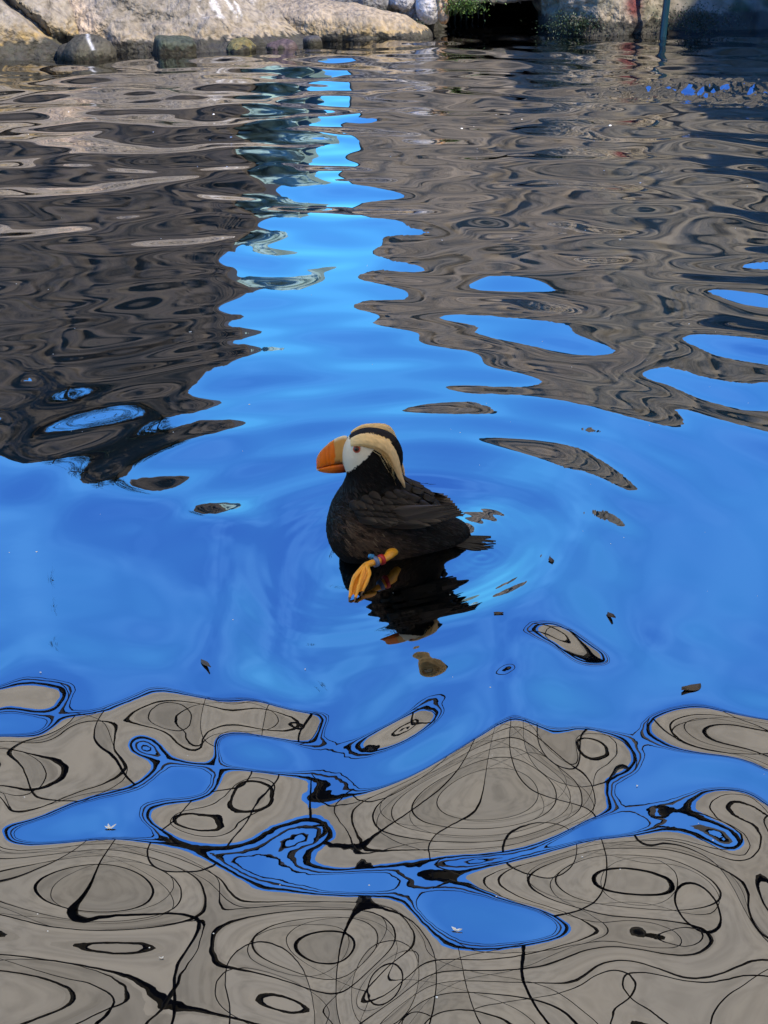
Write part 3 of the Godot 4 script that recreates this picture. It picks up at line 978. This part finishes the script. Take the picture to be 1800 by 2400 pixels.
func tuft_mesh(s: float, rise: float) -> ArrayMesh:
	# combed plume from the brow over the cheek and down the nape
	var path := smooth_path([Vector3(-0.074, 0.256, 0.028), Vector3(-0.050, 0.262, 0.033), Vector3(-0.024, 0.260, 0.037), Vector3(0.001, 0.252, 0.041), Vector3(0.018, 0.235, 0.044), Vector3(0.029, 0.207, 0.0445), Vector3(0.036, 0.180, 0.040), Vector3(0.0435, 0.152, 0.031)], 40)
	var wide := [0.018, 0.027, 0.029, 0.028, 0.024, 0.018, 0.012, 0.003]
	var points := PackedVector3Array()
	var colors := PackedColorArray()
	var ring := 26
	for j in path.size():
		var f := float(j) / (path.size() - 1) * (wide.size() - 1)
		var k := mini(int(f), wide.size() - 2)
		var w: float = lerpf(wide[k], wide[k + 1], f - k) * 0.5
		var p: Vector3 = path[j]
		var along: Vector3 = (path[mini(j + 1, path.size() - 1)] - path[maxi(j - 1, 0)]).normalized()
		var out := puffin_normal(p)
		out = (out - along * out.dot(along)).normalized()
		var side := along.cross(out)
		p = onto_puffin(p, 0.001).lerp(p, clampf((j - path.size() + 18) / 14.0, 0.0, 1.0))
		for i in ring:
			var a := TAU * i / ring
			var strand := 1.0 + 0.10 * sin(i * 2.6 + 3.0 * noise.get_noise_2d(i * 30.0, j * 4.0)) * clampf(j / 6.0, 0.0, 1.0)
			if j > path.size() - 4:
				strand *= 0.75 + 0.4 * absf(sin(i * 1.9))
			var thick := minf(0.003 + 0.55 * w * sin(PI * pow(float(j) / path.size(), 0.8)), w * 0.9)
			var q := p + side * cos(a) * w * strand + out * sin(a) * thick * strand
			q.y += rise * exp(-pow((q.x - 0.012) / 0.024, 2)) * clampf((q.y - 0.21) / 0.03, 0.0, 1.0)
			q.z *= s
			points.append(q)
			var shade := 0.86 + 0.2 * fine.get_noise_2d(i * 9.0, j * 0.6)
			var t := float(j) / path.size()
			colors.append(Color(0.90, 0.63, 0.29).lerp(Color(0.80, 0.52, 0.27), t) * shade)
	return grid_mesh(points, ring, colors, true)


func make_puffin() -> void:
	var puffin := thing("puffin", "black seabird with white face, cream head tufts and thick orange bill, afloat", "bird", PUFFIN)
	put("body", puffin_skin(), M.plumage, puffin)
	make_wing(puffin, 1.0)
	make_wing(puffin, -1.0)
	# flank feathers, brown and loose
	var flank := Node3D.new()
	flank.name = "flank"
	puffin.add_child(flank, true)
	rng.seed = 8
	var soft := []
	for k in 4:
		var c: Color = [Color(0.125, 0.083, 0.058), Color(0.085, 0.058, 0.043), Color(0.050, 0.036, 0.030), Color(0.20, 0.145, 0.095)][k]
		soft.append(feather_mesh(0.020, 0.008, c, c * 0.7, 0.8))
	for k in 170:
		var u := rng.randf()
		var v := rng.randf()
		var at := Vector3(lerpf(-0.095, 0.035, u), lerpf(0.088, 0.0, v) - 0.045 * u + 0.02, 0.09)
		if at.y < 0.012:
			continue
		at = onto_puffin(at, -0.0006)
		var m: Mesh = soft[3] if rng.randf() < 0.07 else soft[rng.randi() % 2] if u < 0.6 else soft[2]
		lay(flank, m, at, Vector3(0.65, -0.75 + rng.randf_range(-0.25, 0.25), 0.1), puffin_normal(at), -0.02, M.feather)
	# the short contour feathers that cover the black body
	var coat := MultiMesh.new()
	coat.transform_format = MultiMesh.TRANSFORM_3D
	coat.use_colors = true
	coat.mesh = feather_mesh(0.013, 0.0075, Color(1.0, 0.93, 0.88), Color(0.55, 0.5, 0.5), 0.8)
	var skin: Array = puffin.get_node("body").mesh.surface_get_arrays(0)
	var chosen := []
	for k in 9000:
		var v: int = rng.randi() % skin[Mesh.ARRAY_VERTEX].size()
		var p: Vector3 = skin[Mesh.ARRAY_VERTEX][v]
		var c: Color = skin[Mesh.ARRAY_COLOR][v]
		if p.y > 0.008 and c.r < 0.1 and not (p.y > 0.235 and absf(p.z) < 0.03):
			chosen.append([p, skin[Mesh.ARRAY_NORMAL][v], c])
		if chosen.size() >= 3000:
			break
	coat.instance_count = chosen.size()
	for k in chosen.size():
		var n: Vector3 = chosen[k][1]
		var p: Vector3 = chosen[k][0]
		var along := Vector3(0.75, -0.75, 0) if p.y > 0.13 else Vector3(1.0, -0.35, 0)
		along += Vector3(rng.randf() - 0.5, rng.randf() - 0.5, rng.randf() - 0.5) * 0.35
		var x := (along - n * along.dot(n)).normalized()
		x = (x + n * 0.03).normalized()
		var z := x.cross(n).normalized()
		var size := rng.randf_range(0.7, 1.15) * (0.75 if p.y > 0.16 else 1.0)
		coat.set_instance_transform(k, Transform3D(Basis(x * size, z.cross(x) * size, z * size), p - n * 0.0008))
		var c: Color = chosen[k][2] * rng.randf_range(0.6, 2.3)
		c.a = 1.0
		coat.set_instance_color(k, c)
	var cover := MultiMeshInstance3D.new()
	cover.name = "contour_feathers"
	cover.multimesh = coat
	cover.material_override = M.feather
	cover.set_meta("kind", "stuff")
	puffin.add_child(cover, true)
	# tail fan on the water
	var tail := Node3D.new()
	tail.name = "tail"
	puffin.add_child(tail, true)
	var quills := [0.086, 0.066, 0.078].map(func(l): return feather_mesh(l, 0.011, Color(0.075, 0.07, 0.07), Color(0.014, 0.013, 0.014), 0.4, 1.1))
	for k in 9:
		var t := k / 8.0 * 2.0 - 1.0
		lay(tail, quills[k * 2 % 3], Vector3(0.158 - 0.012 * absf(t), 0.024 - 0.004 * absf(t) + 0.0006 * (k % 3), 0.018 * t + 0.012), Vector3(1.0, -0.12, 0.24 * t + 0.22), Vector3(0, 1, 0.12 * t), 0.0, M.feather)
	put("upper_bill", bill(true), M.horn, puffin)
	put("lower_bill", bill(false), M.horn, puffin)
	put("tuft", tuft_mesh(1.0, 0.0), M.tuft, puffin)
	put("tuft", tuft_mesh(-1.0, 0.008), M.tuft, puffin)
	for s in [1.0, -1.0]:
		var plume := SurfaceTool.new()
		plume.begin(Mesh.PRIMITIVE_TRIANGLES)
		rng.seed = 300 + int(s)
		for k in 110:
			var u := rng.randf_range(0.0, 0.75)
			var from := Vector3(-0.05 + 0.085 * u, 0.266 - 0.09 * u * u, 0.040)
			from += Vector3(rng.randfn() * 0.003, rng.randfn() * 0.007, 0)
			var aim := Vector3(0.55 - 0.5 * u, -0.12 - 1.1 * u, -0.1).normalized() * rng.randf_range(0.018, 0.034)
			var last := []
			for j in 6:
				var t := j / 5.0
				var p := onto_puffin(from + aim * t + Vector3(0.003, -0.006, 0) * t * t, 0.0045 + 0.0035 * t * rng.randf())
				p.z *= s
				var w := Vector3(0.2, 0.8, 0.3 * s).cross(aim.normalized()).normalized() * 0.0009 * (1.0 - t * 0.9)
				var edge := [p - w + Vector3(0, 0.0007, 0), p + w - Vector3(0, 0.0007, 0)]
				if j > 0:
					plume.set_color(Color(0.90, 0.66, 0.34) * rng.randf_range(0.75, 1.1))
					for v in [last[0], last[1], edge[0], last[1], edge[1], edge[0]]:
						plume.add_vertex(v)
				last = edge
		plume.generate_normals()
		put("plume_strands", plume.commit(), M.tuft, puffin).set_meta("kind", "stuff")
	for s in [1.0, -1.0]:
		var at := onto_puffin(Vector3(-0.0575, 0.243, s * 0.04), 0.0)
		var out := puffin_normal(at)
		var face := Basis.looking_at(-out, Vector3.UP)
		var eye := put("eye", null, null, puffin, Transform3D(face, at - out * 0.0016))
		var ball := SphereMesh.new()
		ball.radius = 0.0068
		ball.height = 0.0136
		eye.mesh = ball
		eye.material_override = M.iris
		var dot := SphereMesh.new()
		dot.radius = 0.0042
		dot.height = 0.0084
		put("pupil", dot, M.pupil, eye, Transform3D(Basis(), Vector3(0, 0, 0.0038)))
		var lid := TorusMesh.new()
		lid.inner_radius = 0.0056
		lid.outer_radius = 0.0083
		lid.ring_segments = 12
		lid.rings = 32
		put("eye_ring", lid, M.eye_ring, eye, Transform3D(Basis(Vector3.RIGHT, PI / 2), Vector3(0, 0, 0.0022)))
		# fleshy fold at the corner of the gape
		var fold := SphereMesh.new()
		fold.radius = 0.006
		fold.height = 0.012
		put("gape_fold", fold, plain(Color(0.50, 0.27, 0.20).linear_to_srgb(), 0.5), puffin, Transform3D(Basis.from_scale(Vector3(0.55, 1.3, 0.7)), Vector3(-0.0755, 0.192, s * 0.0195)))
	# the foot stretched out on the water, with its rings
	var foot := Node3D.new()
	foot.name = "foot"
	puffin.add_child(foot, true)
	var orange := func(p: Vector3, _t: float) -> Color: return Color(0.92, 0.40, 0.03) * (0.85 + 0.35 * fine.get_noise_3dv(p * 20.0))
	var hip := Vector3(0.022, 0.026, 0.078)
	var knee := Vector3(0.004, 0.026, 0.108)
	var ankle := Vector3(-0.038, 0.024, 0.137)
	var shank := smooth_path([hip, Vector3(0.013, 0.028, 0.094), knee, Vector3(-0.02, 0.024, 0.124), ankle], 16)
	put("shank", tube(shank, range(17).map(func(k): return 0.0092 - 0.003 * k / 16.0 + 0.002 * exp(-pow((k - 4) / 2.0, 2))), 14, orange), M.skin, foot)
	var tips := [Vector3(-0.075, 0.006, 0.217), Vector3(-0.061, 0.005, 0.224), Vector3(-0.045, 0.006, 0.203)]
	for k in 3:
		tips[k] = ankle.lerp(tips[k], 0.86)
		tips[k].y = water_height(tips[k].x, tips[k].z + PUFFIN.z) + 0.005
	var toes := []
	for k in 3:
		var bend: Vector3 = ankle.lerp(tips[k], 0.5) + Vector3([-0.008, 0.0, 0.010][k], [0.006, 0.002, 0.008][k], 0)
		toes.append(smooth_path([ankle, bend, tips[k]], 12))
		put("toe", tube(toes[k], range(13).map(func(q): return 0.0058 - 0.0034 * q / 12.0 + 0.0008 * absf(sin(q * 0.9))), 10, orange), M.skin, foot)
		put("claw", tube([tips[k], tips[k] + (tips[k] - bend).normalized() * 0.009 + Vector3(0, -0.002, 0)], [0.003, 0.0006], 8), plain(Color(0.12, 0.06, 0.02).linear_to_srgb(), 0.4), foot)
	for k in 2:
		var points := PackedVector3Array()
		var colors := PackedColorArray()
		for j in 13:
			for i in 9:
				var u := i / 8.0
				var p: Vector3 = toes[k][j].lerp(toes[k + 1][j], u)
				p.y += (0.006 if k == 1 else -0.004) * sin(PI * u) * sin(PI * j / 12.0) + 0.002 * sin(i * 1.6 + j * 0.8)
				p -= (toes[k][12] - ankle).normalized() * 0.008 * sin(PI * u) * j / 12.0
				points.append(p)
				colors.append(Color(0.86, 0.33, 0.02) * (0.8 + 0.4 * fine.get_noise_3dv(p * 18.0)))
		put("web", grid_mesh(points, 9, colors), M.skin, foot)
	for k in 2:
		var a: Vector3 = shank[9 + 2 * k]
		var b: Vector3 = shank[11 + 2 * k]
		var d := (b - a).normalized()
		put("leg_ring", tube([a + d * 0.0005, a + d * 0.0085], [0.0112, 0.0112], 18), M.red_band if k == 0 else M.blue_band, foot).set_meta("label", "red leg ring" if k == 0 else "blue leg ring")
	put("ring_clip", tube([shank[11] + Vector3(-0.009, 0.009, -0.002), shank[11] + Vector3(-0.017, 0.013, 0.002)], [0.0055, 0.0045], 10), M.sky_band, foot)


# ---------------------------------------------------------------- things afloat
func make_flotsam() -> void:
	rng.seed = 5
	var spots := [
		[Vector2(0.565, -2.02), 0.020, "curled brown leaf afloat at the right edge, nearest the canopy side", 0],
		[Vector2(0.437, -2.27), 0.012, "dark round leaf scrap afloat to the right of the puffin", 0],
		[Vector2(0.346, -2.43), 0.011, "brown twig end afloat beside the right rings of the puffin", 0],
		[Vector2(0.208, -2.20), 0.009, "tiny brown seed husk afloat in front of the puffin's tail", 0],
		[Vector2(-0.34, -2.125), 0.018, "narrow dark leaf afloat left of the puffin's foot", 0],
		[Vector2(0.098, -1.40), 0.011, "white down feather on the blue patch near the front", 1],
		[Vector2(-0.415, -1.62), 0.012, "white down feather on the left blue patch", 1],
		[Vector2(0.52, -1.33), 0.005, "small white fleck of down at the right among the grey reflections", 1],
		[Vector2(-0.30, -1.37), 0.005, "small white fleck of down at the left among the grey reflections", 1],
		[Vector2(-0.62, -2.05), 0.004, "white fleck of down at the left edge of the open blue water", 1],
		[Vector2(0.40, -1.72), 0.004, "white fleck of down right of centre, toward the canopy side", 1],
		[Vector2(-0.62, -4.1), 0.009, "white down feather on the dark water far to the left", 1],
		[Vector2(0.95, -5.3), 0.010, "white down feather on the dark water far to the right", 1],
		[Vector2(-0.15, -2.15), 0.004, "white fleck of down in front of the puffin", 1]]
	for s in spots:
		var at := Vector3(s[0].x, water_height(s[0].x, s[0].y) + 0.0015, s[0].y)
		if s[3] == 0:
			var c := Color(0.06, 0.04, 0.028) if s[1] < 0.015 else Color(0.10, 0.075, 0.055)
			var leaf := feather_mesh(s[1] * 2.0, s[1] * (0.6 if s[1] == 0.018 else 1.1), c, c * 0.6, 0.8, 1.3)
			tag(put("floating_leaf", leaf, M.leaf, self, Transform3D(Basis.from_euler(Vector3(0.1, rng.randf() * TAU, 0.08)), at + Vector3(0, 0.001, 0))), s[2], "leaf")
		else:
			var st := SurfaceTool.new()
			for k in 3:
				var plume := feather_mesh(s[1] * rng.randf_range(0.5, 0.95), s[1] * 0.35, Color.WHITE, Color.WHITE, 0.8, 0.9)
				st.append_from(plume, 0, Transform3D(Basis.from_euler(Vector3(rng.randf_range(-0.4, 0.4), rng.randf() * 2.0 + 0.4 * k, 0.25)), Vector3.ZERO))
			tag(put("down_feather", st.commit(), M.down, self, Transform3D(Basis(), at)), s[2], "feather")


func make_specks() -> void:
	# dust and bubbles on the surface
	var speck := SphereMesh.new()
	speck.radius = 0.5
	speck.height = 0.4
	speck.radial_segments = 8
	speck.rings = 4
	var many := MultiMesh.new()
	many.transform_format = MultiMesh.TRANSFORM_3D
	many.mesh = speck
	many.instance_count = 130
	rng.seed = 64
	for k in 130:
		var z := -1.1 - 7.5 * pow(rng.randf(), 1.3)
		var x := rng.randf_range(-0.36, 0.36) * -z
		var size := rng.randf_range(0.0012, 0.0028) * (1.0 if k % 9 else 2.2) * maxf(1.0, -z * 0.35)
		many.set_instance_transform(k, Transform3D(Basis.from_scale(Vector3.ONE * size), Vector3(x, water_height(x, z), z)))
	var o := MultiMeshInstance3D.new()
	o.name = "floating_dust"
	o.multimesh = many
	o.material_override = M.down
	add_child(o)
	tag(o, "pale specks of dust and bubbles scattered over the water", "dust")
	o.set_meta("kind", "stuff")


func _ready() -> void:
	var camera := Camera3D.new()
	camera.name = "camera"
	add_child(camera)
	camera.position = Vector3(0, 1.3, 0)
	camera.rotation_degrees = Vector3(-25.3, 0, 0)
	camera.fov = rad_to_deg(2.0 * atan(0.384))
	camera.near = 0.05
	camera.far = 2000.0

	var sky_material := ProceduralSkyMaterial.new()
	sky_material.sky_top_color = Color(0.050, 0.20, 0.88).linear_to_srgb()
	sky_material.sky_horizon_color = Color(0.14, 0.75, 1.12).linear_to_srgb()
	sky_material.sky_curve = 0.2
	sky_material.ground_horizon_color = Color(0.20, 0.24, 0.26).linear_to_srgb()
	sky_material.ground_bottom_color = Color(0.08, 0.08, 0.07).linear_to_srgb()
	# added thin cloud, put in to vary the sky tone mirrored by the water
	sky_material.sky_cover = texture(0.02, 3, [[0.0, Color(0, 0, 0, 0)], [0.35, Color(0.25, 0.45, 0.6, 0.0)], [0.8, Color(0.32, 0.50, 0.62, 0.34)], [1.0, Color(0.34, 0.52, 0.64, 0.42)]], 44, FastNoiseLite.TYPE_SIMPLEX_SMOOTH, 1024)
	sky_material.energy_multiplier = 1.25
	var world := WorldEnvironment.new()
	world.name = "world"
	world.environment = Environment.new()
	world.environment.background_mode = Environment.BG_SKY
	world.environment.sky = Sky.new()
	world.environment.sky.sky_material = sky_material
	world.environment.tonemap_mode = Environment.TONE_MAPPER_LINEAR
	world.environment.tonemap_exposure = 2.06
	world.environment.sdfgi_enabled = true
	world.environment.ssao_enabled = true
	world.environment.ssil_enabled = true
	add_child(world)

	var sun := DirectionalLight3D.new()
	sun.name = "sun"
	add_child(sun)
	sun.look_at_from_position(Vector3(0.55, 0.78, 0.40), Vector3.ZERO)
	sun.light_color = Color(1.0, 0.95, 0.87)
	sun.light_energy = 1.6
	sun.light_angular_distance = 0.5
	sun.shadow_enabled = true

	noise.noise_type = FastNoiseLite.TYPE_SIMPLEX_SMOOTH
	noise.seed = 3
	noise.frequency = 1.0
	noise.fractal_octaves = 3
	fine.noise_type = FastNoiseLite.TYPE_SIMPLEX_SMOOTH
	fine.seed = 11
	fine.frequency = 8.0
	fine.fractal_octaves = 3
	ridge.noise_type = FastNoiseLite.TYPE_SIMPLEX_SMOOTH
	ridge.seed = 19
	ridge.frequency = 1.1
	ridge.fractal_type = FastNoiseLite.FRACTAL_RIDGED
	ridge.fractal_octaves = 2
	make_materials()
	make_water()
	make_shore()
	make_canopy()
	make_added_shelter()
	make_puffin()
	make_flotsam()
	make_specks()
